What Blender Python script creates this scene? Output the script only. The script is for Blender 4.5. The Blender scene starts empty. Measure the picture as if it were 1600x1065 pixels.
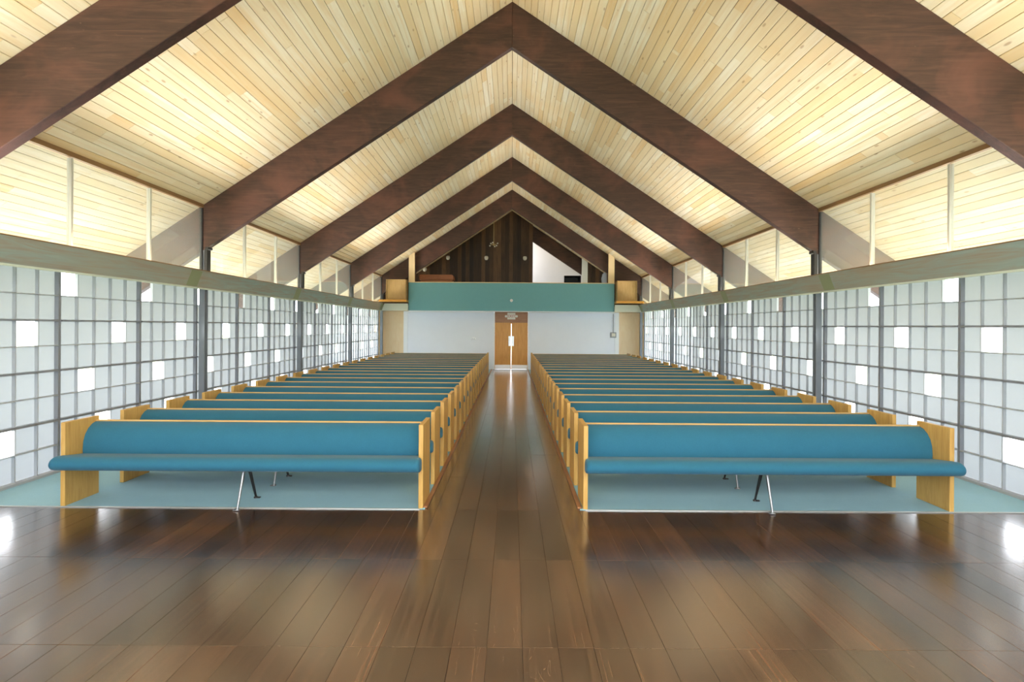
import bpy, bmesh, math, random
from mathutils import Vector, Matrix
random.seed(7)
S = bpy.context.scene
COL = S.collection
PI = math.pi

# ------------------------------------------------------------------ camera
cam = bpy.data.cameras.new('camera'); camo = bpy.data.objects.new('camera', cam); COL.objects.link(camo)
cam.sensor_fit = 'HORIZONTAL'; cam.sensor_width = 36.0; cam.lens = 890 / 1600 * 36
cam.shift_x = 0.0; cam.shift_y = -(532.5 - 510) / 1600
cam.clip_start = 0.05; cam.clip_end = 500
camo.location = (0.03, 0, 1.826); camo.rotation_euler = (PI / 2, -0.0065, 0)
S.camera = camo

# ------------------------------------------------------------------ sky, sun, exposure
W = bpy.data.worlds.new('sky'); S.world = W; W.use_nodes = True
bg = W.node_tree.nodes['Background']; bg.inputs[0].default_value = (0.92, 0.94, 1.0, 1); bg.inputs[1].default_value = 5.0
sun = bpy.data.lights.new('sun', 'SUN'); sun.energy = 14.0; sun.angle = 0.02; sun.color = (1, 0.985, 0.96)
suno = bpy.data.objects.new('sun', sun); COL.objects.link(suno); suno.rotation_euler = (math.radians(-38), 0, 0)
S.view_settings.view_transform = 'Standard'; S.view_settings.look = 'None'
S.view_settings.gamma = 1; S.view_settings.use_curve_mapping = False
S.view_settings.exposure = 0.80

# added fill lights hidden behind each timber valance to brighten the ceiling
FILL_W = 125.0
def cove(x, y, length, sgn):
    l = bpy.data.lights.new('valance_fill_light', 'AREA'); l.shape = 'RECTANGLE'; l.size = length; l.size_y = 0.03
    l.energy = FILL_W; l.color = (1.0, 0.965, 0.94); l.spread = math.radians(112)
    o = bpy.data.objects.new('valance_fill_light', l); COL.objects.link(o)
    e = math.radians(25)
    z = Vector((sgn * math.cos(e), 0, -math.sin(e)))          # -Z is the beam direction (inward and up)
    xx = Vector((0, 1, 0)); yy = z.cross(xx)
    m = Matrix((xx, yy, z)).transposed().to_4x4(); m.translation = (x, y, 2.722)
    o.matrix_world = m

# ------------------------------------------------------------------ node helpers
class N:
    def __init__(s, name):
        s.m = bpy.data.materials.new(name); s.m.use_nodes = True
        s.t = s.m.node_tree; s.t.nodes.clear()
        s.out = s.t.nodes.new('ShaderNodeOutputMaterial')
    def n(s, typ, **kw):
        x = s.t.nodes.new(typ)
        for k, v in kw.items():
            if k.startswith('i_'):
                key = k[2:]; key = int(key) if key.isdigit() else key
                if isinstance(v, bpy.types.NodeSocket): s.t.links.new(v, x.inputs[key])
                else: x.inputs[key].default_value = v
            else: setattr(x, k, v)
        return x
    def link(s, a, b): s.t.links.new(a, b)
    def math(s, op, a, b=0.0):
        x = s.n('ShaderNodeMath', operation=op)
        for i, v in ((0, a), (1, b)):
            if isinstance(v, bpy.types.NodeSocket): s.link(v, x.inputs[i])
            else: x.inputs[i].default_value = v
        return x.outputs[0]
    def mix(s, f, a, b, blend='MIX'):
        x = s.n('ShaderNodeMix', data_type='RGBA', blend_type=blend)
        for i, v in ((0, f), (6, a), (7, b)):
            if isinstance(v, bpy.types.NodeSocket): s.link(v, x.inputs[i])
            else: x.inputs[i].default_value = v if i == 0 else (*v[:3], 1)
        return x.outputs[2]
    def ramp(s, f, stops):
        x = s.n('ShaderNodeValToRGB'); s.link(f, x.inputs[0]); e = x.color_ramp.elements
        while len(e) < len(stops): e.new(0.5)
        for el, (p, c) in zip(e, stops):
            el.position = p; el.color = (*c[:3], 1) if not isinstance(c, (int, float)) else (c, c, c, 1)
        return x.outputs[0]
    def fresnel(s, ior):
        # same reflectance from both sides of a thin sheet
        bf = s.n('ShaderNodeNewGeometry').outputs['Backfacing']
        i = s.math('ADD', ior, s.math('MULTIPLY', bf, 1.0 / ior - ior))
        f = s.n('ShaderNodeFresnel'); s.link(i, f.inputs[0]); return f.outputs[0]
    def pos(s): return s.n('ShaderNodeNewGeometry').outputs['Position']
    def obj(s): return s.n('ShaderNodeTexCoord').outputs['Object']
    def rnd(s): return s.n('ShaderNodeObjectInfo').outputs['Random']
    def scale(s, v, sc, off=None):
        x = s.n('ShaderNodeMapping'); s.link(v, x.inputs[0]); x.inputs['Scale'].default_value = sc
        if off is not None:
            c = s.n('ShaderNodeCombineXYZ')
            for i in range(3): s.link(s.math('MULTIPLY', off, (37.0, 91.0, 53.0)[i]), c.inputs[i])
            s.link(c.outputs[0], x.inputs['Location'])
        return x.outputs[0]
    def noise(s, v, sc=1.0, det=3.0, rough=0.55, dist=0.0):
        x = s.n('ShaderNodeTexNoise'); s.link(v, x.inputs['Vector']); x.inputs['Scale'].default_value = sc
        x.inputs['Detail'].default_value = det; x.inputs['Roughness'].default_value = rough; x.inputs['Distortion'].default_value = dist
        return x.outputs[0]
    def bsdf(s, col, rough=0.6, spec=0.5, metal=0.0, bump=None, bstr=0.2, bdist=0.01, **kw):
        b = s.n('ShaderNodeBsdfPrincipled')
        for k, v in (('Base Color', col), ('Roughness', rough), ('Metallic', metal), ('Specular IOR Level', spec)):
            if isinstance(v, bpy.types.NodeSocket): s.link(v, b.inputs[k])
            else: b.inputs[k].default_value = (*v[:3], 1) if k == 'Base Color' else v
        for k, v in kw.items(): b.inputs[k.replace('_', ' ')].default_value = v
        if bump is not None:
            bp = s.n('ShaderNodeBump'); bp.inputs['Strength'].default_value = bstr; bp.inputs['Distance'].default_value = bdist
            s.link(bump, bp.inputs['Height']); s.link(bp.outputs[0], b.inputs['Normal'])
        s.link(b.outputs[0], s.out.inputs[0]); return s.m

def plain(name, col, rough=0.55, metal=0.0, spec=0.5, var=0.06):
    n = N(name); p = n.pos(); f = n.noise(p, 3.0, 4)
    c = n.mix(n.math('MULTIPLY', f, 1.0), tuple(x * (1 - var) for x in col), tuple(min(1, x * (1 + var)) for x in col))
    return n.bsdf(c, rough, spec, metal)

M = {}
def mat_ceiling(name):
    n = N(name); p = n.pos(); r = n.rnd()
    # shorter lengths within a run of boards, each its own tone
    sep = n.n('ShaderNodeSeparateXYZ'); n.link(p, sep.inputs[0])
    seg = n.math('FLOOR', n.math('ADD', n.math('MULTIPLY', sep.outputs[1], 0.42), n.math('MULTIPLY', r, 61.0)))
    wn = n.n('ShaderNodeTexWhiteNoise', noise_dimensions='2D')
    c2 = n.n('ShaderNodeCombineXYZ'); n.link(seg, c2.inputs[0]); n.link(n.math('MULTIPLY', r, 913.0), c2.inputs[1]); n.link(c2.outputs[0], wn.inputs[0])
    tone = n.ramp(wn.outputs[0], [(0.0, (0.88, 0.80, 0.62)), (0.45, (0.84, 0.73, 0.51)), (0.8, (0.80, 0.66, 0.41)), (1.0, (0.74, 0.51, 0.24))])
    g = n.noise(n.scale(p, (14, 0.7, 14), r), 1.0, 5, 0.6, 0.6)
    tone = n.mix(n.ramp(g, [(0.40, 0.0), (0.66, 1.0)]), tone, (0.78, 0.62, 0.38))
    big = n.noise(n.scale(p, (0.9, 0.5, 0.9)), 1.0, 3)
    tone = n.mix(n.ramp(big, [(0.5, 0.0), (0.72, 0.6)]), tone, (0.80, 0.57, 0.28))
    v = n.n('ShaderNodeTexVoronoi', feature='F1'); n.link(n.scale(p, (6.5, 2.3, 6.5), r), v.inputs['Vector']); v.inputs['Scale'].default_value = 1.0
    kn = n.ramp(v.outputs['Distance'], [(0.06, 1.0), (0.12, 0.0)])
    tone = n.mix(n.math('MULTIPLY', kn, 0.6), tone, (0.36, 0.19, 0.07))
    return n.bsdf(tone, 0.5, 0.3)
M['ceil'] = mat_ceiling('pale_pine_boards')
M['ceil_back'] = plain('roof_deck_backing', (0.20, 0.11, 0.05), 0.8)  # deck colour darkened to paint the shade inside the board grooves

def mat_wood(name, a, b, c, stretch=(1, 1, 1), rough=0.5, sc=1.0, spec=0.4, var=0.25, coords='obj', board=0.0):
    n = N(name); p = n.obj() if coords == 'obj' else n.pos(); r = n.rnd()
    v = n.scale(p, stretch, r)
    g = n.noise(v, 6.0 * sc, 6, 0.62, 0.8)
    col = n.ramp(g, [(0.30, a), (0.52, b), (0.75, c)])
    g2 = n.noise(n.scale(p, (1.3, 1.3, 1.3), r), 1.1, 3)
    col = n.mix(n.ramp(g2, [(0.35, 0.0), (0.7, var)]), col, c)
    if board > 0: col = n.mix(1.0, col, n.ramp(r, [(0.0, 1 - board), (0.6, 1.0), (1.0, 1 + board)]), 'MULTIPLY')
    return n.bsdf(col, rough, spec, 0, g, 0.08, 0.004)
M['oak'] = mat_wood('golden_oak', (0.50, 0.27, 0.065), (0.60, 0.35, 0.095), (0.68, 0.42, 0.13), (4, 4, 0.5), 0.42)
M['cap'] = mat_wood('oak_cap_rail', (0.55, 0.31, 0.10), (0.64, 0.40, 0.15), (0.70, 0.46, 0.19), (0.5, 6, 6), 0.45)
M['ply'] = mat_wood('birch_plywood', (0.86, 0.64, 0.38), (0.90, 0.70, 0.45), (0.92, 0.74, 0.50), (2, 2, 0.5), 0.5, 0.6)
M['door'] = mat_wood('door_veneer', (0.60, 0.26, 0.05), (0.70, 0.33, 0.07), (0.76, 0.38, 0.09), (5, 1, 0.5), 0.4, 0.7)
M['transom'] = mat_wood('transom_veneer', (0.34, 0.15, 0.08), (0.40, 0.20, 0.11), (0.45, 0.24, 0.14), (0.6, 1, 4), 0.5)
M['shelf'] = mat_wood('orange_shelf_wood', (0.62, 0.26, 0.03), (0.72, 0.36, 0.06), (0.80, 0.46, 0.13), (0.6, 4, 4), 0.4)
M['cab'] = mat_wood('cabinet_wood', (0.33, 0.20, 0.065), (0.40, 0.255, 0.095), (0.44, 0.29, 0.12), (4, 4, 0.6), 0.5)
M['console'] = mat_wood('red_brown_wood', (0.32, 0.09, 0.025), (0.40, 0.13, 0.04), (0.46, 0.17, 0.06), (0.6, 4, 4), 0.4)
M['trimwood'] = mat_wood('aisle_edging_wood', (0.22, 0.09, 0.035), (0.30, 0.13, 0.06), (0.40, 0.19, 0.09), (4, 0.5, 4), 0.4)
M['panel_dark'] = mat_wood('dark_panel_boards', (0.040, 0.019, 0.010), (0.075, 0.036, 0.018), (0.13, 0.065, 0.03), (5, 5, 0.35), 0.5, 0.8, var=0.5, board=0.75)

def mat_beam():
    n = N('dark_stained_beam'); p = n.obj(); r = n.rnd()
    g = n.noise(n.scale(p, (0.5, 5, 6), r), 3.0, 6, 0.65, 1.2)
    col = n.ramp(g, [(0.30, (0.035, 0.017, 0.012)), (0.55, (0.062, 0.029, 0.020)), (0.8, (0.11, 0.052, 0.036))])
    b = n.noise(n.scale(p, (0.7, 1, 0.9), r), 1.4, 4, 0.6, 0.5)
    col = n.mix(n.ramp(b, [(0.48, 0.0), (0.72, 0.8)]), col, (0.135, 0.052, 0.035))
    f = n.noise(n.scale(p, (2.2, 6, 9), r), 3.4, 4, 0.7, 0.3)
    col = n.mix(n.ramp(f, [(0.68, 0.0), (0.78, 0.55)]), col, (0.36, 0.22, 0.16))
    return n.bsdf(col, 0.5, 0.4, 0, g, 0.1, 0.004)
M['beam'] = mat_beam()

def mat_valance():
    n = N('weathered_valance_timber'); p = n.pos()
    g = n.noise(n.scale(p, (7, 0.55, 7)), 1.6, 6, 0.6, 1.6)
    col = n.ramp(g, [(0.28, (0.36, 0.29, 0.23)), (0.45, (0.37, 0.38, 0.33)), (0.6, (0.34, 0.46, 0.44)), (0.8, (0.46, 0.53, 0.48))])
    h = n.noise(n.scale(p, (0.35, 0.25, 0.5)), 1.0, 2)
    col = n.mix(n.ramp(h, [(0.40, 0.0), (0.66, 0.75)]), col, (0.45, 0.35, 0.24))
    return n.bsdf(col, 0.6, 0.3)
M['valance'] = mat_valance()
M['patch'] = plain('olive_splice_patch', (0.30, 0.33, 0.19), 0.6)
M['pale_trim'] = plain('pale_green_trim', (0.66, 0.72, 0.62), 0.55)

def mat_floor():
    n = N('brown_floor_planks'); p = n.pos(); r = n.rnd()
    g = n.noise(n.scale(p, (58, 0.55, 1), r), 1.0, 4, 0.6, 0.1)
    fine = n.noise(n.scale(p, (210, 1.6, 1), r), 1.0, 3, 0.6)
    col = n.ramp(g, [(0.26, (0.030, 0.013, 0.0075)), (0.50, (0.088, 0.041, 0.021)), (0.76, (0.235, 0.122, 0.066))])
    col = n.mix(n.math('MULTIPLY', fine, 0.45), col, (0.155, 0.080, 0.042))
    tone = n.ramp(r, [(0.0, (0.52, 0.49, 0.47)), (0.5, (0.85, 0.80, 0.78)), (1.0, (1.2, 1.09, 0.99))])
    col = n.mix(1.0, col, tone, 'MULTIPLY')
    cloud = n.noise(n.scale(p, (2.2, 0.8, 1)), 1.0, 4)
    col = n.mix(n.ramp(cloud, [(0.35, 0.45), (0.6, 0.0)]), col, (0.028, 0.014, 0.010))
    # fine wandering scuffs
    sc = None
    for (a, s1, s2, dist) in ((0.5, 1.1, 9.0, 2.0), (-0.7, 0.8, 7.0, 2.6), (1.2, 0.9, 6.0, 3.0)):
        mp = n.n('ShaderNodeMapping'); n.link(p, mp.inputs[0]); mp.inputs['Rotation'].default_value = (0, 0, a); mp.inputs['Scale'].default_value = (s2, s1, 1)
        q = n.noise(mp.outputs[0], 0.55, 2, 0.5, dist)
        l = n.ramp(n.math('ABSOLUTE', n.math('SUBTRACT', q, 0.5)), [(0.0, 1.0), (0.004, 0.0)])
        sc = l if sc is None else n.math('MAXIMUM', sc, l)
    area = n.ramp(n.noise(n.scale(p, (0.6, 0.4, 1)), 1.3, 2), [(0.45, 0.0), (0.62, 1.0)])
    sc = n.math('MULTIPLY', sc, area)
    col = n.mix(n.math('MULTIPLY', sc, 0.28), col, (0.34, 0.20, 0.11))
    rr = n.math('ADD', n.math('MULTIPLY', g, 0.10), n.math('ADD', 0.13, n.math('MULTIPLY', r, 0.06)))
    m = n.bsdf(col, rr, 0.25, 0, fine, 0.03, 0.002, Coat_Weight=1.0, Coat_Roughness=0.19, Coat_IOR=1.85)
    return m
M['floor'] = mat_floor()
M['subfloor'] = plain('subfloor', (0.05, 0.03, 0.02), 0.8)

def mat_fabric(name, a, b, sc=140.0):
    n = N(name); p = n.pos()
    f = n.noise(p, sc, 4, 0.75); g = n.noise(p, 7.0, 5, 0.7)
    col = n.mix(f, a, b); col = n.mix(n.math('MULTIPLY', g, 0.35), col, tuple(x * 0.8 for x in a))
    return n.bsdf(col, 0.85, 0.2, 0, f, 0.25, 0.003, Sheen_Weight=0.12, Sheen_Roughness=0.5)
M['fab'] = mat_fabric('teal_wool_upholstery', (0.018, 0.115, 0.195), (0.042, 0.19, 0.29))
M['carpet'] = mat_fabric('pale_teal_carpet', (0.27, 0.52, 0.64), (0.38, 0.63, 0.75), 90.0)
M['green'] = mat_fabric('sea_green_parapet_cloth', (0.16, 0.385, 0.43), (0.19, 0.43, 0.475), 60.0)
M['white'] = plain('white_plaster', (0.84, 0.875, 0.95), 0.7, var=0.02)
M['whitetrim'] = plain('white_paint_trim', (0.87, 0.89, 0.92), 0.5, var=0.02)
M['cream'] = plain('cream_timber_post', (0.80, 0.62, 0.36), 0.5)
M['alu'] = plain('grey_aluminium_bar', (0.42, 0.44, 0.47), 0.45, 0.1)
M['alu_dark'] = plain('dark_aluminium_rail', (0.26, 0.27, 0.30), 0.4, 0.2)
M['postpaint'] = plain('grey_painted_steel', (0.23, 0.25, 0.28), 0.4, 0.2)
M['black'] = plain('black_steel', (0.012, 0.012, 0.014), 0.4)
M['chrome'] = plain('brushed_steel_leg', (0.36, 0.36, 0.37), 0.38, 1.0)
M['legdark'] = plain('dark_bronze_leg', (0.05, 0.045, 0.045), 0.35, 0.6)
M['plastic'] = plain('ivory_plastic', (0.78, 0.74, 0.64), 0.4)
M['brass'] = plain('aged_brass', (0.55, 0.40, 0.18), 0.35, 0.7)
M['globe'] = plain('opal_glass_globe', (0.82, 0.78, 0.72), 0.25)
M['greyplastic'] = plain('grey_plastic', (0.30, 0.31, 0.32), 0.5)
M['red'] = plain('red_lettering', (0.5, 0.06, 0.03), 0.5)
M['jamb'] = plain('window_bar_paint', (0.62, 0.60, 0.54), 0.5)
M['headrail'] = plain('brown_head_strip', (0.28, 0.15, 0.06), 0.5)
M['kick'] = plain('steel_kick_plate', (0.50, 0.47, 0.42), 0.35, 0.6)
M['strip'] = plain('pale_metal_edging', (0.62, 0.64, 0.64), 0.3, 0.6)
M['wallfront'] = plain('warm_white_plaster', (0.80, 0.77, 0.70), 0.7)
M['bundle'] = plain('pale_blue_surface', (0.62, 0.68, 0.80), 0.7)
M['concrete'] = plain('sunlit_concrete', (0.54, 0.54, 0.53), 0.9)
def mat_grass():
    n = N('lawn'); p = n.pos()
    c = n.ramp(n.noise(p, 2.5, 5), [(0.3, (0.33, 0.37, 0.24)), (0.7, (0.50, 0.54, 0.40))])
    return n.bsdf(c, 0.9, 0.1)
M['grass'] = mat_grass()
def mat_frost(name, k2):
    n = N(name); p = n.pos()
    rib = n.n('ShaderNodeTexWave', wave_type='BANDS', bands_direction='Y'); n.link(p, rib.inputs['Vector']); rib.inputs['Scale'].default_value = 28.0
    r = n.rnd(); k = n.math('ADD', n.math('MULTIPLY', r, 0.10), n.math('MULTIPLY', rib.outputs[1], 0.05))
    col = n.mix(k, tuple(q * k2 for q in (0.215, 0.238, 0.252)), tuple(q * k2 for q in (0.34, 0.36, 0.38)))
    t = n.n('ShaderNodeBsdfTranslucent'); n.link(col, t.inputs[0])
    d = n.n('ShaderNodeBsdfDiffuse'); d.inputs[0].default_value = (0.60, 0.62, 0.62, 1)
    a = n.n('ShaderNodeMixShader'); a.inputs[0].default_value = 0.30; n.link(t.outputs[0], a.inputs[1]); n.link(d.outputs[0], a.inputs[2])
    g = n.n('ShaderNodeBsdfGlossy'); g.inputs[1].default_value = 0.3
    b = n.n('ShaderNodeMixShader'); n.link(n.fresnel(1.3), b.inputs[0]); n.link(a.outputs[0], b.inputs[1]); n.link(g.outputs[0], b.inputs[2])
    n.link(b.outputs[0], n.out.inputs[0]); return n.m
M['frost'] = mat_frost('frosted_ribbed_glass', 0.72); M['frost_mid'] = mat_frost('brightened_frosted_glass', 1.35); M['frost_pale'] = mat_frost('brightest_frosted_glass', 2.0)  # mid and pale panes transmit more, brightened to light the far end
def mat_glass(name, haze):
    n = N(name)
    t = n.n('ShaderNodeBsdfTransparent'); t.inputs[0].default_value = (0.96, 0.98, 0.97, 1)
    d = n.n('ShaderNodeBsdfTranslucent'); d.inputs[0].default_value = (0.9, 0.9, 0.9, 1)
    d2 = n.n('ShaderNodeBsdfDiffuse'); d2.inputs[0].default_value = (0.9, 0.9, 0.9, 1)
    dd = n.n('ShaderNodeMixShader'); dd.inputs[0].default_value = 0.35; n.link(d.outputs[0], dd.inputs[1]); n.link(d2.outputs[0], dd.inputs[2])
    a = n.n('ShaderNodeMixShader'); a.inputs[0].default_value = haze; n.link(t.outputs[0], a.inputs[1]); n.link(dd.outputs[0], a.inputs[2])
    g = n.n('ShaderNodeBsdfGlossy'); g.inputs[1].default_value = 0.02
    b = n.n('ShaderNodeMixShader'); n.link(n.fresnel(1.3), b.inputs[0]); n.link(a.outputs[0], b.inputs[1]); n.link(g.outputs[0], b.inputs[2])
    n.link(b.outputs[0], n.out.inputs[0]); return n.m
M['glass'] = mat_glass('clear_glass', 0.03)
M['hazyglass'] = mat_glass('dusty_clerestory_glass', 0.10)

# ------------------------------------------------------------------ mesh helpers
def box(bm, x0, x1, y0, y1, z0, z1, bev=0.0, seg=1):
    vs = [bm.verts.new((x, y, z)) for x in (x0, x1) for y in (y0, y1) for z in (z0, z1)]
    fs = []
    for q in ((0, 1, 3, 2), (4, 6, 7, 5), (0, 4, 5, 1), (2, 3, 7, 6), (0, 2, 6, 4), (1, 5, 7, 3)):
        fs.append(bm.faces.new([vs[i] for i in q]))
    if bev > 0:
        es = list({e for f in fs for e in f.edges})
        bmesh.ops.bevel(bm, geom=es, offset=bev, segments=seg, affect='EDGES', profile=0.5)
def prism(bm, pts, a0, a1, axis='y', bev=0.0):
    """closed polygon pts (2D) extruded along an axis: 'y' -> pts are (x,z); 'x' -> pts are (y,z)"""
    f = (lambda p, a: (p[0], a, p[1])) if axis == 'y' else (lambda p, a: (a, p[0], p[1])) if axis == 'x' else (lambda p, a: (p[0], p[1], a))
    A = [bm.verts.new(f(p, a0)) for p in pts]; B = [bm.verts.new(f(p, a1)) for p in pts]
    fs = [bm.faces.new(A), bm.faces.new(list(reversed(B)))]
    k = len(pts)
    for i in range(k): fs.append(bm.faces.new((A[(i + 1) % k], A[i], B[i], B[(i + 1) % k])))
    if bev > 0:
        bmesh.ops.recalc_face_normals(bm, faces=fs)
        es = list({e for q in fs for e in q.edges}); bmesh.ops.bevel(bm, geom=es, offset=bev, segments=1, affect='EDGES')
def loft(bm, rings, caps=True):
    R = [[bm.verts.new(p) for p in r] for r in rings]; k = len(R[0])
    for a, b in zip(R, R[1:]):
        for i in range(k): bm.faces.new((a[i], a[(i + 1) % k], b[(i + 1) % k], b[i]))
    if caps: bm.faces.new(list(reversed(R[0]))); bm.faces.new(R[-1])
def tube(bm, p0, p1, r0, r1=None, k=10):
    r1 = r0 if r1 is None else r1; p0 = Vector(p0); p1 = Vector(p1); d = (p1 - p0).normalized()
    u = d.cross(Vector((0, 0, 1))); u = Vector((1, 0, 0)) if u.length < 1e-4 else u.normalized(); v = d.cross(u)
    loft(bm, [[p + (u * math.cos(2 * PI * i / k) + v * math.sin(2 * PI * i / k)) * r for i in range(k)] for p, r in ((p0, r0), (p1, r1))])
def lathe(bm, c, prof, k=16, axis='z'):
    c = Vector(c); rings = []
    for r, h in prof:
        r = max(r, 1e-4)
        ring = []
        for i in range(k):
            a = 2 * PI * i / k; q = (r * math.cos(a), r * math.sin(a), h)
            if axis == 'y': q = (q[0], q[2], q[1])
            ring.append(c + Vector(q))
        rings.append(ring)
    loft(bm, rings)
def mesh(name, fn, mat, smooth=False):
    bm = bmesh.new(); fn(bm); bmesh.ops.recalc_face_normals(bm, faces=bm.faces)
    me = bpy.data.meshes.new(name); bm.to_mesh(me); bm.free()
    me.materials.append(M[mat])
    if smooth:
        me.polygons.foreach_set('use_smooth', [True] * len(me.polygons))
        try: me.set_sharp_from_angle(angle=math.radians(40))
        except Exception: pass
    return me
def link(name, me, parent=None, loc=None):
    o = bpy.data.objects.new(name, me); COL.objects.link(o)
    if parent is not None: o.parent = parent
    if loc is not None: o.location = loc
    return o
def part(name, fn, mat, parent, smooth=False, label=None, loc=None):
    o = link(name, mesh(name, fn, mat, smooth), parent, loc)
    if label: o['label'] = label
    return o
def empty(name, loc=(0, 0, 0)):
    o = bpy.data.objects.new(name, None); COL.objects.link(o); o.location = loc; o.empty_display_size = 0.2; return o
def tag(o, label, cat, group=None):
    o['label'] = label; o['category'] = cat
    if group: o['group'] = group
    return o
def struct(name, fn, mat, label=None):
    o = part(name, fn, mat, None, label=label); o['kind'] = 'structure'; return o

# ------------------------------------------------------------------ key dimensions
XW, XG = 5.567, 5.42                    # glazed block wall, clerestory plane
ZR, SL = 7.53, 0.6667                  # ridge underside of ceiling, slope
BAY = 4.572; T1 = 10.06                # frame spacing, first frame over the pews (centre)
CELL = 0.3048; MUL = 5 * CELL
YB, YE = -2.132, 31.3                  # ends of the hall
YF = 5.68                              # front edge of the carpet
def zc(x): return ZR - SL * abs(x)
COS = 1 / math.sqrt(1 + SL * SL); ANG = math.atan(SL)

# ------------------------------------------------------------------ ground outside
struct('ground', lambda b: box(b, -90, 90, -70, 110, -0.5, -0.16), 'grass')
for k, s in enumerate((-1, 1)):
    struct('pavement_%s' % ('left', 'right')[k], lambda b: box(b, min(s * 5.75, s * 9.5), max(s * 5.75, s * 9.5), YB, YE, -0.158, -0.05), 'concrete')

struct('pavement_entrance', lambda b: box(b, -5.7, 5.7, 24.95, 45, -0.158, -0.03), 'concrete')
# ------------------------------------------------------------------ floor
fl = struct('floor', lambda b: box(b, -5.7, 5.7, YB, 25.0, -0.15, -0.008), 'subfloor')
PW = 0.2032; PL = 1.2192
def plank_mesh(w, l, t=0.007):
    return lambda b: box(b, -w / 2 + 0.0006, w / 2 - 0.0006, -l / 2 + 0.0006, l / 2 - 0.0006, -t, 0, 0.0011)
pm = mesh('floor_plank', plank_mesh(PW, PL), 'floor')
def fplank(x, y):
    o = link('floor_plank', pm, fl, (x, y, 0.0 + random.uniform(-0.0003, 0.0003)))
    o.rotation_euler = (random.uniform(-1, 1) * 0.0007, random.uniform(-1, 1) * 0.0011, 0)
    return o
rows_y = [YF - PL * (i + 0.5) for i in range(3)]
NP = 55
for yy in rows_y:
    for i in range(NP): fplank(-5.588 + PW * (i + 0.5), yy)
AX0, AX1 = -0.828, 0.722
i0 = math.floor((AX0 + 5.588) / PW); i1 = math.ceil((AX1 + 5.588) / PW)
for r in range(16):
    yy = YF + PL * (r + 0.5)
    if yy + PL / 2 > 25.0: break
    for i in range(i0, i1):
        fplank(-5.588 + PW * (i + 0.5), yy)
def rest(b):
    for r in range(3, 8):
        yy = YF - PL * (r + 0.5)
        for i in range(NP):
            x = -5.588 + PW * (i + 0.5)
            if yy - PL / 2 > YB - 0.2: box(b, x - PW / 2 + .0006, x + PW / 2 - .0006, yy - PL / 2 + .0006, yy + PL / 2 - .0006, -0.007, 0)
o = part('floor_plank_field', rest, 'floor', fl); o['kind'] = 'stuff'

YBW = 24.2                              # white end wall
carp = {}
for s, x0, x1, where in ((-1, -5.588, AX0, 'aisle side opposite the thermostat'), (1, AX1, 5.588, 'thermostat side of the aisle')):
    c = struct('floor_carpet_' + ('left' if s < 0 else 'right'), lambda b: box(b, x0, x1, YF, 24.88, -0.008, 0.006, 0.003), 'carpet', 'pale teal carpet laid under the pews, ' + where); carp[s] = c
    part('edge_strip', lambda b: box(b, x0 + 0.05, x1 - 0.05, YF - 0.014, YF + 0.006, 0.0, 0.009, 0.002), 'strip', c, label='pale metal edging strip')
    xe = AX0 if s < 0 else AX1
    t = struct('trim_%d' % (1 if s < 0 else 2), lambda b: box(b, xe - 0.022, xe + 0.022, YF + 0.03, 24.15, 0.0, 0.02, 0.006), 'trimwood', 'slim wooden edging between carpet and aisle')

# ------------------------------------------------------------------ ceiling
bpitch = 0.1300; nrow = 67
bme = mesh('ceiling_board', lambda b: box(b, -0.0620, 0.0620, -0.5, 0.5, 0.0, 0.02), 'ceil')
def board_mesh():
    bm = bmesh.new(); w = 0.0628; c = 0.005
    prism(bm, [(-w, 0.02), (-w, c), (-w + c, 0), (w - c, 0), (w, c), (w, 0.02)], -0.5, 0.5, 'y')
    bmesh.ops.recalc_face_normals(bm, faces=bm.faces)
    me = bpy.data.meshes.new('ceiling_board'); bm.to_mesh(me); bm.free(); me.materials.append(M['ceil']); return me
bme = board_mesh()
for s, side in ((-1, 'left'), (1, 'right')):
    XE = 7.30
    def deck(b):
        prism(b, [(0, ZR + 0.024), (s * XE, zc(XE) + 0.024), (s * XE, zc(XE) + 0.16), (0, ZR + 0.20)], YB - 0.6, YE + 0.6, 'y')
    ce = struct('ceiling_' + side, deck, 'ceil_back')
    for r in range(nrow):
        u = (r + 0.5) * bpitch
        x = u * COS; z = ZR - SL * x
        cuts = [YB - 0.5, random.uniform(4.5, 8.5), random.uniform(10.5, 14.5), random.uniform(17, 21.5), YE + 0.5]
        for a, c in zip(cuts, cuts[1:]):
            o = link('ceiling_board', bme, ce, (s * x, (a + c) / 2, z))
            o.scale = (1, c - a - 0.004, 1)
            o.rotation_euler = (0, s * ANG, 0)

# ------------------------------------------------------------------ roof frames
frames = [(T1 - 2 * BAY, 'standing over the open wood floor'), (T1 - BAY, 'over the front edge of the carpet'),
          (T1, 'second over the pews, counted from the carpet edge'), (T1 + BAY, 'third over the pews, counted from the carpet edge'),
          (T1 + 2 * BAY, 'over the rear pews, last before the loft'), (T1 + 3 * BAY, 'just behind the green loft parapet'),
          (T1 + 4 * BAY, 'deep in the loft, partly hidden by boarding')]
frames = frames[1:]
BT = 0.065; BV = 0.80
def rafter(s):
    def f(b):
        xe = 7.05
        prism(b, [(0, ZR - 0.002), (s * xe, zc(xe) - 0.002), (s * xe, zc(xe) - 0.62), (s * (xe - 0.15), zc(xe - 0.15) - BV), (0, ZR - BV)], -BT, BT, 'y', 0.006)
    return f
rme = {s: mesh('rafter', rafter(s), 'beam') for s in (-1, 1)}
ztop = zc(XG) - BV
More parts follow.
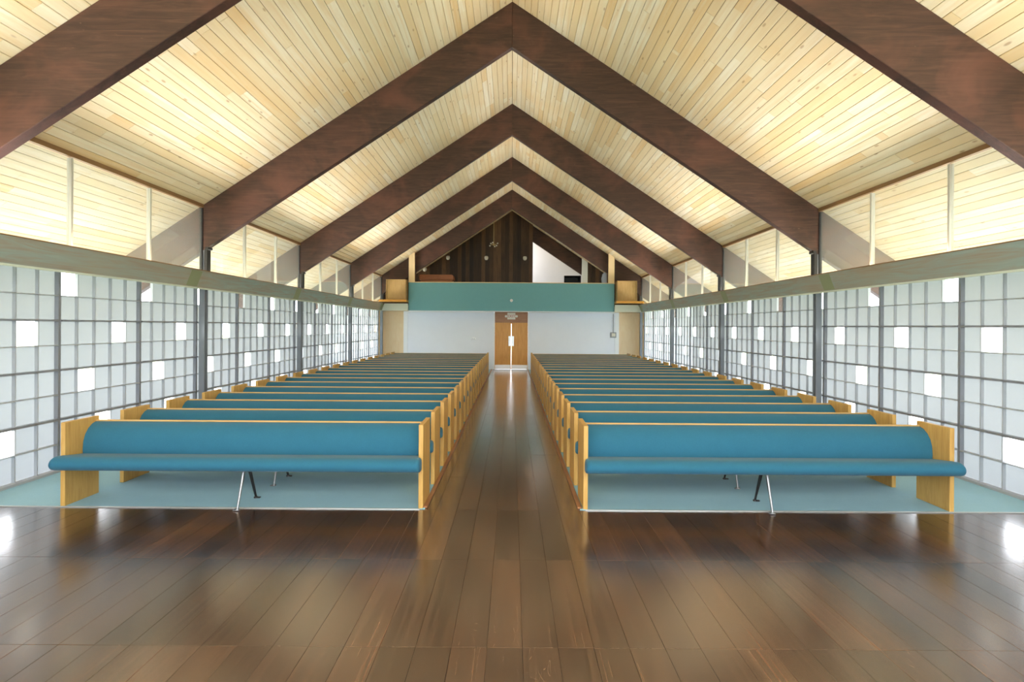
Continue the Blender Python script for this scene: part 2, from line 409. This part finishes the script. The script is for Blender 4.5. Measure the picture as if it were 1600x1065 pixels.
pme = {s: mesh('post', lambda b: (box(b, min(s * 5.37, s * 5.47), max(s * 5.37, s * 5.47), -0.055, -0.040, 0, ztop + 0.02), box(b, min(s * 5.37, s * 5.47), max(s * 5.37, s * 5.47), 0.040, 0.055, 0, ztop + 0.02),
       box(b, min(s * 5.41, s * 5.43), max(s * 5.41, s * 5.43), -0.040, 0.040, 0, ztop + 0.02)), 'postpaint') for s in (-1, 1)}
kme = {s: mesh('bracket', lambda b: (box(b, min(s * 5.33, s * 5.385), max(s * 5.33, s * 5.385), -0.06, 0.06, 2.75, ztop + 0.055, 0.004), tube(b, (s * 5.33, -0.075, ztop + 0.05), (s * 5.33, 0.075, ztop + 0.05), 0.028)), 'black') for s in (-1, 1)}
for i, (y, txt) in enumerate(frames):
    f = empty('roof_frame', (0, y, 0))
    tag(f, 'gabled pair of dark stained roof beams ' + txt, 'roof beam', 'gabled roof frames')
    for s in (-1, 1):
        link('rafter', rme[s], f)
        if i < 5:
            link('post', pme[s], f)['label'] = 'grey steel post'
            link('bracket', kme[s], f)['label'] = 'black steel bracket'

# ------------------------------------------------------------------ glazed block walls
clearset = {(0, 0), (2, 3), (4, 1), (6, 2)}
ZB = 0.035
for s, side in ((-1, 'left'), (1, 'right')):
    def sill(b): box(b, min(s * 5.50, s * 5.70), max(s * 5.50, s * 5.70), YB, 23.776, -0.008, ZB, 0.004)
    wl = struct('wall_' + side, sill, 'alu')
    frost = mesh('frosted_pane', lambda b: box(b, -0.002, 0.002, -CELL / 2 + 0.004, CELL / 2 - 0.004, -CELL / 2 + 0.004, CELL / 2 - 0.004), 'frost')
    # one thin sheet: keep only the room-side face so light scatters once
    bm = bmesh.new(); h = CELL / 2 - 0.0006
    bm.faces.new([bm.verts.new(p) for p in ((0, -h, -h), (0, h, -h), (0, h, h), (0, -h, h))]); bm.to_mesh(frost); bm.free()
    clear = frost.copy(); clear.name = 'clear_pane'; clear.materials.clear(); clear.materials.append(M['glass'])
    vb = mesh('glazing_bar', lambda b: box(b, -0.018, 0.022, -0.005, 0.005, ZB, ZB + 8 * CELL), 'alu')
    hb = mesh('glazing_bar', lambda b: box(b, -0.035, 0.02, -MUL / 2 + 0.02, MUL / 2 - 0.02, -0.006, 0.006), 'alu')
    tb = mesh('transom_rail', lambda b: box(b, -0.02, 0.045, -MUL / 2 + 0.02, MUL / 2 - 0.02, -0.012, 0.012), 'alu_dark')
    mu = mesh('mullion', lambda b: box(b, -0.03, 0.03, -0.02, 0.02, ZB, ZB + 8 * CELL + 0.05), 'alu_dark')
    bays = list(range(-8, 9))                       # bay k runs from T1 + k*MUL to T1 + (k+1)*MUL
    far = []
    for k in bays:
        ya = T1 + k * MUL
        link('mullion', mu, wl, (s * XW, ya, 0))
        for c in range(1, 5): link('glazing_bar', vb, wl, (s * XW, ya + c * CELL, 0))
        for r in range(1, 8):
            if r % 2: 
                o = link('glazing_bar', hb, wl, (s * XW, ya + MUL / 2, ZB + r * CELL)); o.scale.x = s
            else:
                o = link('transom_rail', tb, wl, (s * XW, ya + MUL / 2, ZB + r * CELL)); o.scale.x = -s
        for c in range(5):
            yc = ya + (c + 0.5) * CELL
            for r in range(8):
                zcell = ZB + (7 - r + 0.5) * CELL
                isclear = (r, c) in clearset
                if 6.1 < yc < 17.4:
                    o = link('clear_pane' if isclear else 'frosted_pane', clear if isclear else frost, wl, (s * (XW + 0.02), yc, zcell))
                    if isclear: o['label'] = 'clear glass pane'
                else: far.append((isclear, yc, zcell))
    link('mullion', mu, wl, (s * XW, T1 + 9 * MUL, 0))
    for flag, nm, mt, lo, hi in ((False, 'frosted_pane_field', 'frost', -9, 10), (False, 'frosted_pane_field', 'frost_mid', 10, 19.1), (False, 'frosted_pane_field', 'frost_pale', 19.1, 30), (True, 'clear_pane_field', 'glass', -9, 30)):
        bm = bmesh.new()
        for (ic, yc, z) in far:
            if ic == flag and lo <= yc < hi:
                bm.faces.new([bm.verts.new((s * (XW + 0.02), yc + a, z + b2)) for a, b2 in ((-h, -h), (h, -h), (h, h), (-h, h))])
        me = bpy.data.meshes.new(nm); bm.to_mesh(me); bm.free(); me.materials.append(M[mt])
        o = link(nm, me, wl); o['kind'] = 'stuff'
    # lintel over the blocks (behind the valance) with its pale soffit strip
    part('lintel', lambda b: box(b, min(s * 5.34, s * 5.72), max(s * 5.34, s * 5.72), YB, 24.9, ZB + 8 * CELL + 0.012, 2.66), 'pale_trim', wl)
    # timber valance, leaning in at the top
    XT, XB2, Z1, Z0 = 5.23, 5.335, 2.742, 2.462
    def val(b):
        prism(b, [(s * XT, Z1), (s * XB2, Z0), (s * (XB2 + 0.03), Z0 + 0.005), (s * (XT + 0.03), Z1)], YB, 23.37, 'y')
    tv = struct('trim_%d' % (3 if s < 0 else 4), val, 'valance', 'weathered grey-green timber valance above the frosted wall')
    part('top_lip', lambda b: box(b, min(s * (XT - 0.004), s * (XT + 0.034)), max(s * (XT - 0.004), s * (XT + 0.034)), YB, 23.37, Z1 - 0.002, Z1 + 0.012), 'headrail', tv, label='thin brown top edge')
    part('bottom_strip', lambda b: box(b, min(s * (XB2 - 0.004), s * 5.345), max(s * (XB2 - 0.004), s * 5.345), YB, 23.37, Z0 - 0.026, Z0), 'pale_trim', tv, label='pale green bottom strip')  # trim strip in its own pale green along the valance bottom
    for k in range(-2, 4):
        yp = 9.52 + k * BAY
        if yp > 23.2: yp = 23.15
        def patch(b):
            n_ = 0.004
            prism(b, [(s * (XT + 0.004 - n_), Z1 - 0.012), (s * (XB2 - n_ - 0.001), Z0 + 0.012), (s * (XB2 + 0.004), Z0 + 0.013), (s * (XT + 0.010), Z1 - 0.012)], yp - 0.16, yp + 0.16, 'y')
        part('splice_patch', patch, 'patch', tv, label='olive splice patch')
    # clerestory windows, one per bay between the frames
    wn = 0
    for k in range(-3, 5):
        ya, yb = T1 + (k - 0) * BAY + BT + 0.002, T1 + (k + 1) * BAY - BT - 0.002
        if k == -3: ya = YB
        if ya > YE - 0.5: continue
        yb = min(yb, YE)
        wn += 1
        w = struct('window_%d' % (wn + (0 if s < 0 else 20)), lambda b: box(b, min(s * (XG - 0.03), s * (XG + 0.03)), max(s * (XG - 0.03), s * (XG + 0.03)), ya, yb, 2.66, 2.752), 'headrail')
        def head(b):
            prism(b, [(s * (XG - 0.03), zc(XG - 0.03) - 0.001), (s * (XG + 0.03), zc(XG + 0.03) - 0.001), (s * (XG + 0.03), zc(XG + 0.03) - 0.020), (s * (XG - 0.03), zc(XG + 0.03) - 0.020)], ya, yb, 'y')
        part('head_strip', head, 'headrail', w)
        ms = [T1 + k * BAY + MUL, T1 + k * BAY + 2 * MUL]
        ms = [q for q in ms if ya + 0.1 < q < yb - 0.1]
        for q in ms:
            part('window_mullion', lambda b: box(b, min(s * (XG - 0.028), s * (XG + 0.028)), max(s * (XG - 0.028), s * (XG + 0.028)), q - 0.016, q + 0.016, 2.752, zc(XG + 0.03) - 0.036), 'jamb', w)
        for q, wd in ((ya, 1), (yb, -1)):
            part('jamb', lambda b: box(b, min(s * (XG - 0.02), s * (XG + 0.03)), max(s * (XG - 0.02), s * (XG + 0.03)), min(q, q + wd * 0.022), max(q, q + wd * 0.022), 2.752, zc(XG + 0.03) - 0.036), 'black', w)
        es = [ya + 0.023] + ms + [yb - 0.023]
        for a, c in zip(es, es[1:]):
            part('glass_pane', lambda b: box(b, s * XG - 0.003, s * XG + 0.003, a + 0.017, c - 0.017, 2.754, zc(XG + 0.03) - 0.038), 'hazyglass', w)
    for k in range(-3, 3):
        cove(s * 5.295, T1 + (k + 0.5) * BAY - (0.5 if k == 2 else 0), BAY - (1.5 if k == 2 else 0.5), s)

# ------------------------------------------------------------------ wall behind the open floor, with a window added for fill light
GX, GZ = 5.0, 0.45
def gz(x): return zc(x) - 0.9
wfr = struct('wall_front', lambda b: prism(b, [(-5.72, -0.1), (-5.72, zc(5.72)), (0, ZR), (5.72, zc(5.72)), (5.72, -0.1), (GX, -0.1), (GX, gz(GX)), (0, gz(0)), (-GX, gz(GX)), (-GX, -0.1)], YB - 0.2, YB, 'y'), 'wallfront')
part('window_apron', lambda b: box(b, -GX, GX, YB - 0.2, YB, -0.1, GZ), 'wallfront', wfr)
wi = struct('window_50', lambda b: box(b, -GX, GX, YB - 0.14, YB - 0.06, GZ, GZ + 0.06), 'jamb', 'added gable window with tall panes for fill daylight')
for i in range(7):
    x = -GX + 2 * GX * i / 6; x = min(max(x, -GX + 0.03), GX - 0.03)
    part('window_mullion', lambda b: box(b, x - 0.03, x + 0.03, YB - 0.14, YB - 0.06, GZ + 0.06, gz(x) - 0.02), 'jamb', wi)
for i in range(6):
    xa = -GX + 2 * GX * i / 6 + 0.04; xb = xa + 2 * GX / 6 - 0.08
    part('glass_pane', lambda b: prism(b, [(xa, GZ + 0.06), (xb, GZ + 0.06), (xb, gz(xb)), (xa, gz(xa))], YB - 0.103, YB - 0.097, 'y'), 'glass', wi)

# ------------------------------------------------------------------ end wall under the loft
DW = 0.735
for s, nm in ((-1, 'wall_back_left'), (1, 'wall_back_right')):
    w = struct(nm, lambda b: box(b, min(s * DW, s * 4.57), max(s * DW, s * 4.57), YBW, YBW + 0.6, -0.008, 2.455), 'white')
    part('corner_trim', lambda b: box(b, min(s * 4.40, s * 4.575), max(s * 4.40, s * 4.575), YBW - 0.02, YBW, 0.0, 2.455), 'whitetrim', w)
    part('top_trim', lambda b: box(b, min(s * (DW + 0.05), s * 4.40), max(s * (DW + 0.05), s * 4.40), YBW - 0.02, YBW, 2.40, 2.455), 'whitetrim', w)
    # plywood bays beside it
    p = struct('wall_plywood_' + ('left' if s < 0 else 'right'), lambda b: box(b, min(s * 4.575, s * 5.72), max(s * 4.575, s * 5.72), 24.34, 24.84, -0.1, 2.45), 'ply')
    for z0, z1 in ((0.0, 1.93), (1.938, 2.45)):
        part('panel', lambda b: box(b, min(s * 4.58, s * 5.56), max(s * 4.58, s * 5.56), 24.32, 24.34, z0, z1, 0.003), 'ply', p)
    part('side_panel', lambda b: box(b, min(s * 5.56, s * 5.70), max(s * 5.56, s * 5.70), 23.81, 24.318, 0.0, 2.45, 0.004), 'ply', p)
    part('corner_bead', lambda b: box(b, min(s * 5.54, s * 5.56), max(s * 5.54, s * 5.56), 24.30, 24.319, 0.0, 2.45), 'trimwood', p)

d = empty('door_1', (0, YBW, 0)); d['kind'] = 'structure'; d['label'] = 'golden wood double doors at the end of the aisle'
for s in (-1, 1):
    part('door_frame', lambda b: box(b, min(s * 0.705, s * 0.77), max(s * 0.705, s * 0.77), -0.025, 0.12, 0.0, 2.40), 'whitetrim', d)
    lf = part('door_leaf', lambda b: box(b, min(s * 0.008, s * 0.702), max(s * 0.008, s * 0.702), 0.03, 0.075, 0.020, 1.99, 0.003), 'door', d)
    part('kick_plate', lambda b: box(b, min(s * 0.03, s * 0.69), max(s * 0.03, s * 0.69), 0.025, 0.03, 0.022, 0.20, 0.001), 'kick', lf, label='dull metal kick plate')
    part('pull_plate', lambda b: (box(b, min(s * 0.02, s * 0.115), max(s * 0.02, s * 0.115), 0.022, 0.03, 1.0, 1.42, 0.002),
                                  tube(b, (s * 0.07, -0.015, 1.05), (s * 0.07, -0.015, 1.37), 0.011), tube(b, (s * 0.07, -0.015, 1.07), (s * 0.07, 0.025, 1.07), 0.009), tube(b, (s * 0.07, -0.015, 1.35), (s * 0.07, 0.025, 1.35), 0.009)), 'strip', lf, True, label='pale metal pull handle plate')
part('transom_panel', lambda b: box(b, -0.702, 0.702, 0.02, 0.09, 1.991, 2.455, 0.003), 'transom', d, label='reddish wood panel over the doors')
part('door_leak_block', lambda b: (box(b, -0.702, -0.655, 0.077, 0.11, 0.0, 1.991), box(b, 0.655, 0.702, 0.077, 0.11, 0.0, 1.991), box(b, -0.655, 0.655, 0.077, 0.11, 1.94, 1.991)), 'transom', d)  # unseen strips added behind the leaves to block daylight leaks
part('threshold', lambda b: box(b, -0.76, 0.76, -0.08, 0.12, 0.0, 0.014, 0.003), 'strip', d, label='bright metal threshold')

# exit sign with two emergency lamp heads
ex = tag(empty('exit_sign', (0.0, YBW + 0.02, 2.13)), 'ivory exit sign with twin lamp heads above the double doors', 'exit sign')
part('housing', lambda b: (box(b, -0.17, 0.17, -0.055, 0.0, 0.0, 0.02, 0.002), box(b, -0.17, 0.17, -0.055, 0.0, 0.26, 0.28, 0.002), box(b, -0.17, -0.145, -0.055, 0.0, 0.02, 0.26), box(b, 0.145, 0.17, -0.055, 0.0, 0.02, 0.26), box(b, -0.145, 0.145, -0.03, 0.0, 0.02, 0.26)), 'plastic', ex)
for s in (-1, 1):
    part('lamp_head', lambda b: (lathe(b, (s * 0.225, -0.05, 0.13), [(0.0, -0.05), (0.05, -0.05), (0.05, -0.01), (0.03, 0.03), (0.0, 0.03)], 14, 'y'), tube(b, (s * 0.17, -0.03, 0.13), (s * 0.215, -0.03, 0.13), 0.014)), 'plastic', ex, True)
cu = bpy.data.curves.new('lettering', 'FONT'); cu.body = 'EXIT'; cu.size = 0.16; cu.align_x = 'CENTER'; cu.extrude = 0.002
to = bpy.data.objects.new('lettering', cu); COL.objects.link(to)
bpy.context.view_layer.update()
dg = bpy.context.evaluated_depsgraph_get(); tm = bpy.data.meshes.new_from_object(to.evaluated_get(dg)); bpy.data.objects.remove(to)
tm.materials.clear(); tm.materials.append(M['red'])
o = link('lettering', tm, ex, (0, -0.032, 0.085)); o.rotation_euler = (PI / 2, 0, 0); o['label'] = 'red EXIT letters'

# thermostat with conduit, socket plate, small sensor
th = tag(empty('thermostat', (4.33, YBW - 0.001, 1.5)), 'small white thermostat in a grey frame with conduit on the white wall', 'thermostat')
part('back_box', lambda b: box(b, -0.125, 0.125, -0.05, 0.0, -0.12, 0.11, 0.006), 'greyplastic', th)
part('cover', lambda b: box(b, -0.075, 0.085, -0.065, -0.05, -0.065, 0.07, 0.006), 'plastic', th)
part('conduit', lambda b: tube(b, (0.0, -0.02, 0.105), (0.0, -0.02, 0.89), 0.014), 'greyplastic', th, True)
so = tag(empty('socket_plate', (-1.6, YBW - 0.001, 1.30)), 'tiny grey socket plate on the white wall beside the doors', 'socket')
part('plate', lambda b: box(b, -0.09, 0.09, -0.008, 0, -0.045, 0.045, 0.003), 'strip', so)
part('outlet', lambda b: (box(b, -0.06, -0.01, -0.012, -0.008, -0.025, 0.025, 0.002), box(b, 0.01, 0.06, -0.012, -0.008, -0.025, 0.025, 0.002)), 'greyplastic', so)
se = tag(empty('wall_sensor', (5.557, 24.05, 1.96)), 'tiny white sensor on the plywood strip beside the frosted wall', 'sensor')
part('base', lambda b: box(b, -0.03, 0.0, -0.07, 0.07, -0.05, 0.05, 0.008), 'whitetrim', se)
part('lens', lambda b: lathe(b, (-0.03, 0, -0.03), [(0.0, -0.02), (0.02, -0.015), (0.028, 0.0), (0.02, 0.02), (0.0, 0.03)], 10), 'globe', se, True)

# ------------------------------------------------------------------ loft
YL = 23.45; XL = 4.24
struct('floor_loft', lambda b: box(b, -5.72, 5.72, 24.0, 30.6, 2.462, 2.70), 'white')
ba = tag(empty('loft_parapet', (0, YL, 2.45)), 'sea green cloth covered loft parapet above the double doors', 'balcony')
part('parapet_panel', lambda b: box(b, -XL, XL, 0.0, 0.08, 0.012, 1.165, 0.01), 'green', ba)
part('cap_rail', lambda b: box(b, -XL - 0.01, XL + 0.01, -0.015, 0.10, 1.166, 1.196, 0.005), 'cream', ba, label='thin pale wood cap rail')
part('bottom_bead', lambda b: box(b, -XL, XL, -0.005, 0.60, -0.01, 0.012), 'whitetrim', ba)
for s in (-1, 1):
    part('corner_post', lambda b: prism(b, [(s * 3.99, 1.197), (s * 4.235, 1.197), (s * 4.235, zc(4.235) - 2.452), (s * 3.99, zc(3.99) - 2.452)], 0.0, 0.09, 'y'), 'cream', ba, label='pale wood corner post')
    sg = 'beside the loft cabinet' if s < 0 else 'beside the thermostat wall'
    # return of the valance, shelf and speaker
    t = struct('trim_%d' % (5 if s < 0 else 6), lambda b: prism(b, [(s * 5.21, 2.742), (s * 4.245, 2.742), (s * 4.245, 2.455), (s * 5.32, 2.455)], 23.36, 23.40, 'y'), 'pale_trim', 'pale valance return below the speaker shelf')
    part('soffit', lambda b: box(b, min(s * 4.25, s * 5.32), max(s * 4.25, s * 5.32), 23.40, 24.9, 2.455, 2.475), 'ply', t)
    sh = part('shelf', lambda b: box(b, min(s * 4.245, s * 5.36), max(s * 4.245, s * 5.36), 23.02, 23.64, 2.80, 2.885, 0.006), 'shelf', None)
    tag(sh, 'orange wood shelf carrying a speaker cabinet, ' + ('thermostat' if s > 0 else 'opposite the thermostat') + ' side of loft', 'shelf')
    sp = tag(empty('speaker_cabinet', (s * 4.69, 23.08, 2.886)), 'square wooden speaker cabinet on orange shelf, ' + ('thermostat' if s > 0 else 'opposite the thermostat') + ' side of loft', 'speaker')
    part('case', lambda b: (box(b, -0.40, 0.40, 0.0, 0.5, 0.0, 0.035, 0.003), box(b, -0.40, 0.40, 0.0, 0.5, 0.79, 0.825, 0.003), box(b, -0.40, -0.365, 0.0, 0.5, 0.035, 0.79), box(b, 0.365, 0.40, 0.0, 0.5, 0.035, 0.79), box(b, -0.365, 0.365, 0.46, 0.5, 0.035, 0.79)), 'cab', sp)
    part('grille_panel', lambda b: box(b, -0.36, 0.36, 0.022, 0.04, 0.038, 0.787, 0.004), 'cab', sp)
    # dark cheek wall behind the shelf
    struct('wall_cheek_' + ('left' if s < 0 else 'right'), lambda b: prism(b, [(s * 4.0, 2.70), (s * 5.40, 2.70), (s * 5.40, zc(5.40) - 0.003), (s * 4.0, zc(4.0) - 0.003)], 23.86, 23.90, 'y'), 'panel_dark')

# white smoke detector on the parapet
sd = tag(empty('motion_detector', (0, YL - 0.001, 2.90)), 'tiny white detector dome on the green loft parapet', 'detector')
part('base', lambda b: lathe(b, (0, 0, 0), [(0.0, -0.02), (0.055, -0.02), (0.06, 0.0), (0.0, 0.0)], 16, 'y'), 'whitetrim', sd, True)
part('dome', lambda b: lathe(b, (0, 0, 0), [(0.0, -0.06), (0.022, -0.055), (0.038, -0.04), (0.042, -0.02), (0.0, -0.02)], 16, 'y'), 'globe', sd, True)

# dark boarded loft wall
YP = 28.08
lw = struct('wall_loft', lambda b: prism(b, [(-5.40, 2.70), (1.02, 2.70), (1.02, zc(1.02) - 0.004), (0, ZR - 0.004), (-5.40, zc(5.40) - 0.004)], YP + 0.02, YP + 0.09, 'y'), 'panel_dark')
bw = 0.195; x = -5.40
while x < 1.0:
    x1 = min(x + bw, 1.04)
    pts = [(x + 0.004, 2.70), (x1 - 0.004, 2.70), (x1 - 0.004, zc(x1 - 0.004) - 0.006)]
    if x < 0 < x1: pts.append((0, ZR - 0.006))
    pts.append((x + 0.004, zc(x + 0.004) - 0.006))
    part('wall_board', lambda b: prism(b, pts, YP - random.uniform(0, 0.006), YP + 0.02, 'y'), 'panel_dark', lw)
    x = x1
lw2 = struct('wall_loft_side', lambda b: prism(b, [(3.74, 2.70), (5.40, 2.70), (5.40, zc(5.40) - 0.004), (3.74, zc(3.74) - 0.004)], YP + 0.02, YP + 0.09, 'y'), 'panel_dark')
x = 3.74
while x < 5.38:
    x1 = min(x + bw, 5.40)
    part('wall_board', lambda b: prism(b, [(x + .004, 2.70), (x1 - .004, 2.70), (x1 - .004, zc(x1 - .004) - .006), (x + .004, zc(x + .004) - .006)], YP, YP + 0.02, 'y'), 'panel_dark', lw2)
    x = x1
part('end_post', lambda b: prism(b, [(3.46, 2.70), (3.739, 2.70), (3.739, zc(3.739) - .006), (3.46, zc(3.46) - .006)], YP - 0.01, YP + 0.12, 'y'), 'whitetrim', lw2, label='white end post')
# bright room beyond the boarding
def wend(b):
    prism(b, [(-5.72, 2.70), (2.80, 2.70), (2.80, 4.58), (3.72, 4.58), (3.72, 2.70), (5.72, 2.70), (5.72, zc(5.72)), (0, ZR), (-5.72, zc(5.72))], 30.5, 30.6, 'y')
we = struct('wall_end', wend, 'white')
part('doorway_dark_box', lambda b: (box(b, 2.70, 2.80, 30.6, 32.2, 2.60, 4.70), box(b, 3.72, 3.82, 30.6, 32.2, 2.60, 4.70), box(b, 2.70, 3.82, 30.6, 32.2, 4.58, 4.70), box(b, 2.70, 3.82, 32.1, 32.2, 2.60, 4.70), box(b, 2.70, 3.82, 30.6, 32.2, 2.55, 2.65)), 'black', we)  # closed box coloured black to stand for the unlit room's darkness
# added fill light hidden behind the boarding, brightening the white wall beyond
rl = bpy.data.lights.new('loft_fill_light', 'POINT'); rl.energy = 110; rl.shadow_soft_size = 0.15; rl.color = (1.0, 0.97, 0.95)
rlo = bpy.data.objects.new('loft_fill_light', rl); COL.objects.link(rlo); rlo.location = (-0.4, 29.2, 5.4)
# globe lamps on the boarding
sc_me = None
for i, (x, z, txt) in enumerate(((-3.13, 5.18, 'second'), (-1.25, 5.18, 'third'), (0.64, 5.18, 'fourth'), (-4.27, 4.60, 'first'))):
    g = tag(empty('globe_lamp', (x, YP - 0.008, z)), 'small opal globe wall lamp on dark boarding, %s counted from the loft cabinet' % txt, 'wall lamp', 'globe lamps in the loft')
    if sc_me is None:
        sc_me = (mesh('wall_plate', lambda b: lathe(b, (0, 0, 0), [(0.0, -0.02), (0.05, -0.02), (0.055, 0.0), (0.0, 0.0)], 14, 'y'), 'brass', True),
                 mesh('arm', lambda b: tube(b, (0, -0.01, 0), (0, -0.11, -0.03), 0.012), 'brass', True),
                 mesh('globe', lambda b: lathe(b, (0, -0.12, 0.0), [(0.0, -0.105), (0.045, -0.10), (0.085, -0.055), (0.10, 0.0), (0.095, 0.05), (0.07, 0.09), (0.0, 0.09)], 18), 'globe', True))
    for nm, me in zip(('wall_plate', 'arm', 'globe'), sc_me): link(nm, me, g)
# little branched pendant
pd = tag(empty('pendant_lamp', (-0.87, 27.3, 5.78)), 'small brass pendant lamp with a spray of bulbs hanging in the loft', 'pendant lamp')
part('rod', lambda b: (tube(b, (0, 0, 0.46), (0, 0, zc(0.87) - 5.78 - 0.002), 0.016), tube(b, (0, 0, 0.0), (0, 0, 0.46), 0.016)), 'brass', pd, True)
hub = part('hub', lambda b: lathe(b, (0, 0, -0.03), [(0.0, -0.06), (0.04, -0.045), (0.055, 0.0), (0.04, 0.045), (0.0, 0.06)], 14), 'brass', pd, True)
for k in range(6):
    a = k * PI / 3 + 0.3
    ar = part('arm', lambda b: tube(b, (0.04 * math.cos(a), 0.04 * math.sin(a), -0.03), (0.17 * math.cos(a), 0.17 * math.sin(a), -0.03 + 0.06 * (-1) ** k), 0.010), 'brass', pd, True)
    part('bulb', lambda b: lathe(b, (0.19 * math.cos(a), 0.19 * math.sin(a), -0.03 + 0.068 * (-1) ** k), [(0.0, -0.04), (0.03, -0.025), (0.04, 0.0), (0.03, 0.025), (0.0, 0.04)], 12), 'globe', ar, True)
# red-brown cabinet in the loft
ca = tag(empty('loft_cabinet', (-3.30, 25.0, 2.70)), 'long red-brown wooden console standing in the loft behind the parapet', 'cabinet')
part('body', lambda b: box(b, -0.70, 0.70, 0.0, 0.55, 0.0, 1.16, 0.01), 'console', ca)
part('top', lambda b: prism(b, [(-0.74, 1.161), (0.76, 1.161), (0.74, 1.34), (0.68, 1.385), (-0.70, 1.385), (-0.74, 1.34)], -0.04, 0.58, 'y', 0.008), 'console', ca)
part('plinth', lambda b: box(b, -0.68, 0.68, -0.02, 0.0, 0.0, 0.10), 'console', ca)
# pale blue-white bundle shape in the corner, material unknown
def bundle(b):
    rings = []
    for i, (z, r) in enumerate(((0, 0.17), (0.4, 0.19), (0.9, 0.17), (1.2, 0.16), (1.38, 0.10), (1.45, 0.03))):
        rings.append([(r * (1 + 0.18 * math.sin(3 * a + i)) * math.cos(a) - 0.05 * z, r * 0.7 * (1 + 0.15 * math.sin(4 * a + 2 * i)) * math.sin(a), z) for a in [2 * PI * q / 18 for q in range(18)]])
    loft(b, rings)
bu = tag(part('pale_bundle', bundle, 'bundle', None, True, loc=(4.05, 24.3, 2.70)), 'pale blue-white bundle in the loft corner beside the white post', 'bundle')

# ------------------------------------------------------------------ pews
HP = 0.834; PD = 0.47; TH = 0.046
def make_pew(L):
    """local frame: x along the pew, y=0 at the front of the end panels (towards the open floor), z=0 floor"""
    H = L / 2; xi = H - TH
    def panel(b): box(b, -TH / 2, TH / 2, 0.0, PD, 0.0, HP, 0.004, 2)
    nose = [(-0.095 - 0.090 * math.sin(t), 0.452 + 0.068 * math.cos(t)) for t in [PI * k / 10 for k in range(11)]]
    def seat(b):
        prof = [(0.40, 0.455), (0.20, 0.480), (0.0, 0.508)] + nose + [(0.0, 0.390), (0.36, 0.410), (0.40, 0.42)]
        loft(b, [[(x, y, z) for y, z in prof] for x in (-xi + 0.002, xi - 0.002)])
        npf = [(-0.004, 0.510)] + nose + [(-0.004, 0.388)]
        for s in (-1, 1):
            rings = []
            for dx, k in ((0.0, 1.0), (TH * 0.35, 0.98), (TH * 0.62, 0.90), (TH * 0.80, 0.74), (TH * 0.88, 0.55)):
                cy, cz = -0.09, 0.415
                rings.append([(s * (xi - 0.002 + dx), cy + (y - cy) * k, cz + (z - cz) * k) for y, z in npf])
            loft(b, rings)
    def back(b):
        f = [(0.232, 0.455), (0.228, 0.52), (0.236, 0.60), (0.262, 0.67), (0.305, 0.725), (0.358, 0.762), (0.405, 0.778)]
        prof = f + [(0.425, 0.778), (0.425, 0.47), (0.40, 0.455)]
        loft(b, [[(x, y, z) for y, z in prof] for x in (-xi + 0.003, xi - 0.003)])
    def cap(b): box(b, -xi + 0.001, xi - 0.001, 0.416, 0.446, 0.779, 0.794, 0.003)
    def board(b): box(b, -xi + 0.001, xi - 0.001, 0.426, 0.448, 0.36, 0.778)
    def leg_front(b):
        tube(b, (0, 0.06, 0.395), (0, -0.085, 0.012), 0.017, 0.010, 12); tube(b, (0, -0.085, 0.0), (0, -0.085, 0.013), 0.022, 0.020, 12); box(b, -0.035, 0.02, -0.11, -0.075, 0.0, 0.007)
    def leg_rear(b):
        tube(b, (0, 0.14, 0.40), (0, 0.32, 0.012), 0.019, 0.011, 12); tube(b, (0, 0.32, 0.0), (0, 0.32, 0.013), 0.022, 0.02, 12); box(b, -0.01, 0.045, 0.305, 0.335, 0.0, 0.009)
    def plate(b): box(b, -0.05, 0.05, 0.02, 0.20, 0.385, 0.398, 0.002)
    pmh = mesh('end_panel', panel, 'oak')
    return [('end_panel', pmh, (-H + TH / 2, 0, 0), None), ('end_panel', pmh, (H - TH / 2, 0, 0), None),
            ('seat_cushion', mesh('seat_cushion', seat, 'fab', True), (0, 0, 0), None), ('back_cushion', mesh('back_cushion', back, 'fab', True), (0, 0, 0), None),
            ('cap_rail', mesh('cap_rail', cap, 'cap'), (0, 0, 0), 'thin oak cap rail'), ('back_board', mesh('back_board', board, 'oak'), (0, 0, 0), None),
            ('leg', mesh('leg', leg_front, 'chrome', True), (0, 0, 0), 'slanted bright steel leg'), ('leg', mesh('leg', leg_rear, 'legdark', True), (0, 0, 0), 'slanted dark steel leg'),
            ('leg_plate', mesh('leg_plate', plate, 'legdark'), (0, 0, 0), None)]
ordn = ['front', 'second', 'third', 'fourth', 'fifth', 'sixth', 'seventh', 'eighth', 'ninth', 'tenth', 'eleventh', 'twelfth', 'thirteenth', 'fourteenth', 'fifteenth', 'sixteenth', 'seventeenth', 'eighteenth', 'last']
SP = 0.862
for s, xa, xb, where in ((-1, -4.467, -0.848, 'aisle side opposite the thermostat'), (1, 0.752, 4.454, 'thermostat side of the aisle')):
    parts = make_pew(xb - xa)
    for i, nm in enumerate(ordn):
        p = empty('pew', ((xa + xb) / 2, YF + 0.004 + SP * i, 0.006))
        tag(p, 'teal cushioned pew with oak ends, %s row, %s' % (nm, where), 'pew', 'rows of teal pews')
        for (pn, me, loc, lab) in parts:
            o = link(pn, me, p, loc)
            if lab: o['label'] = lab
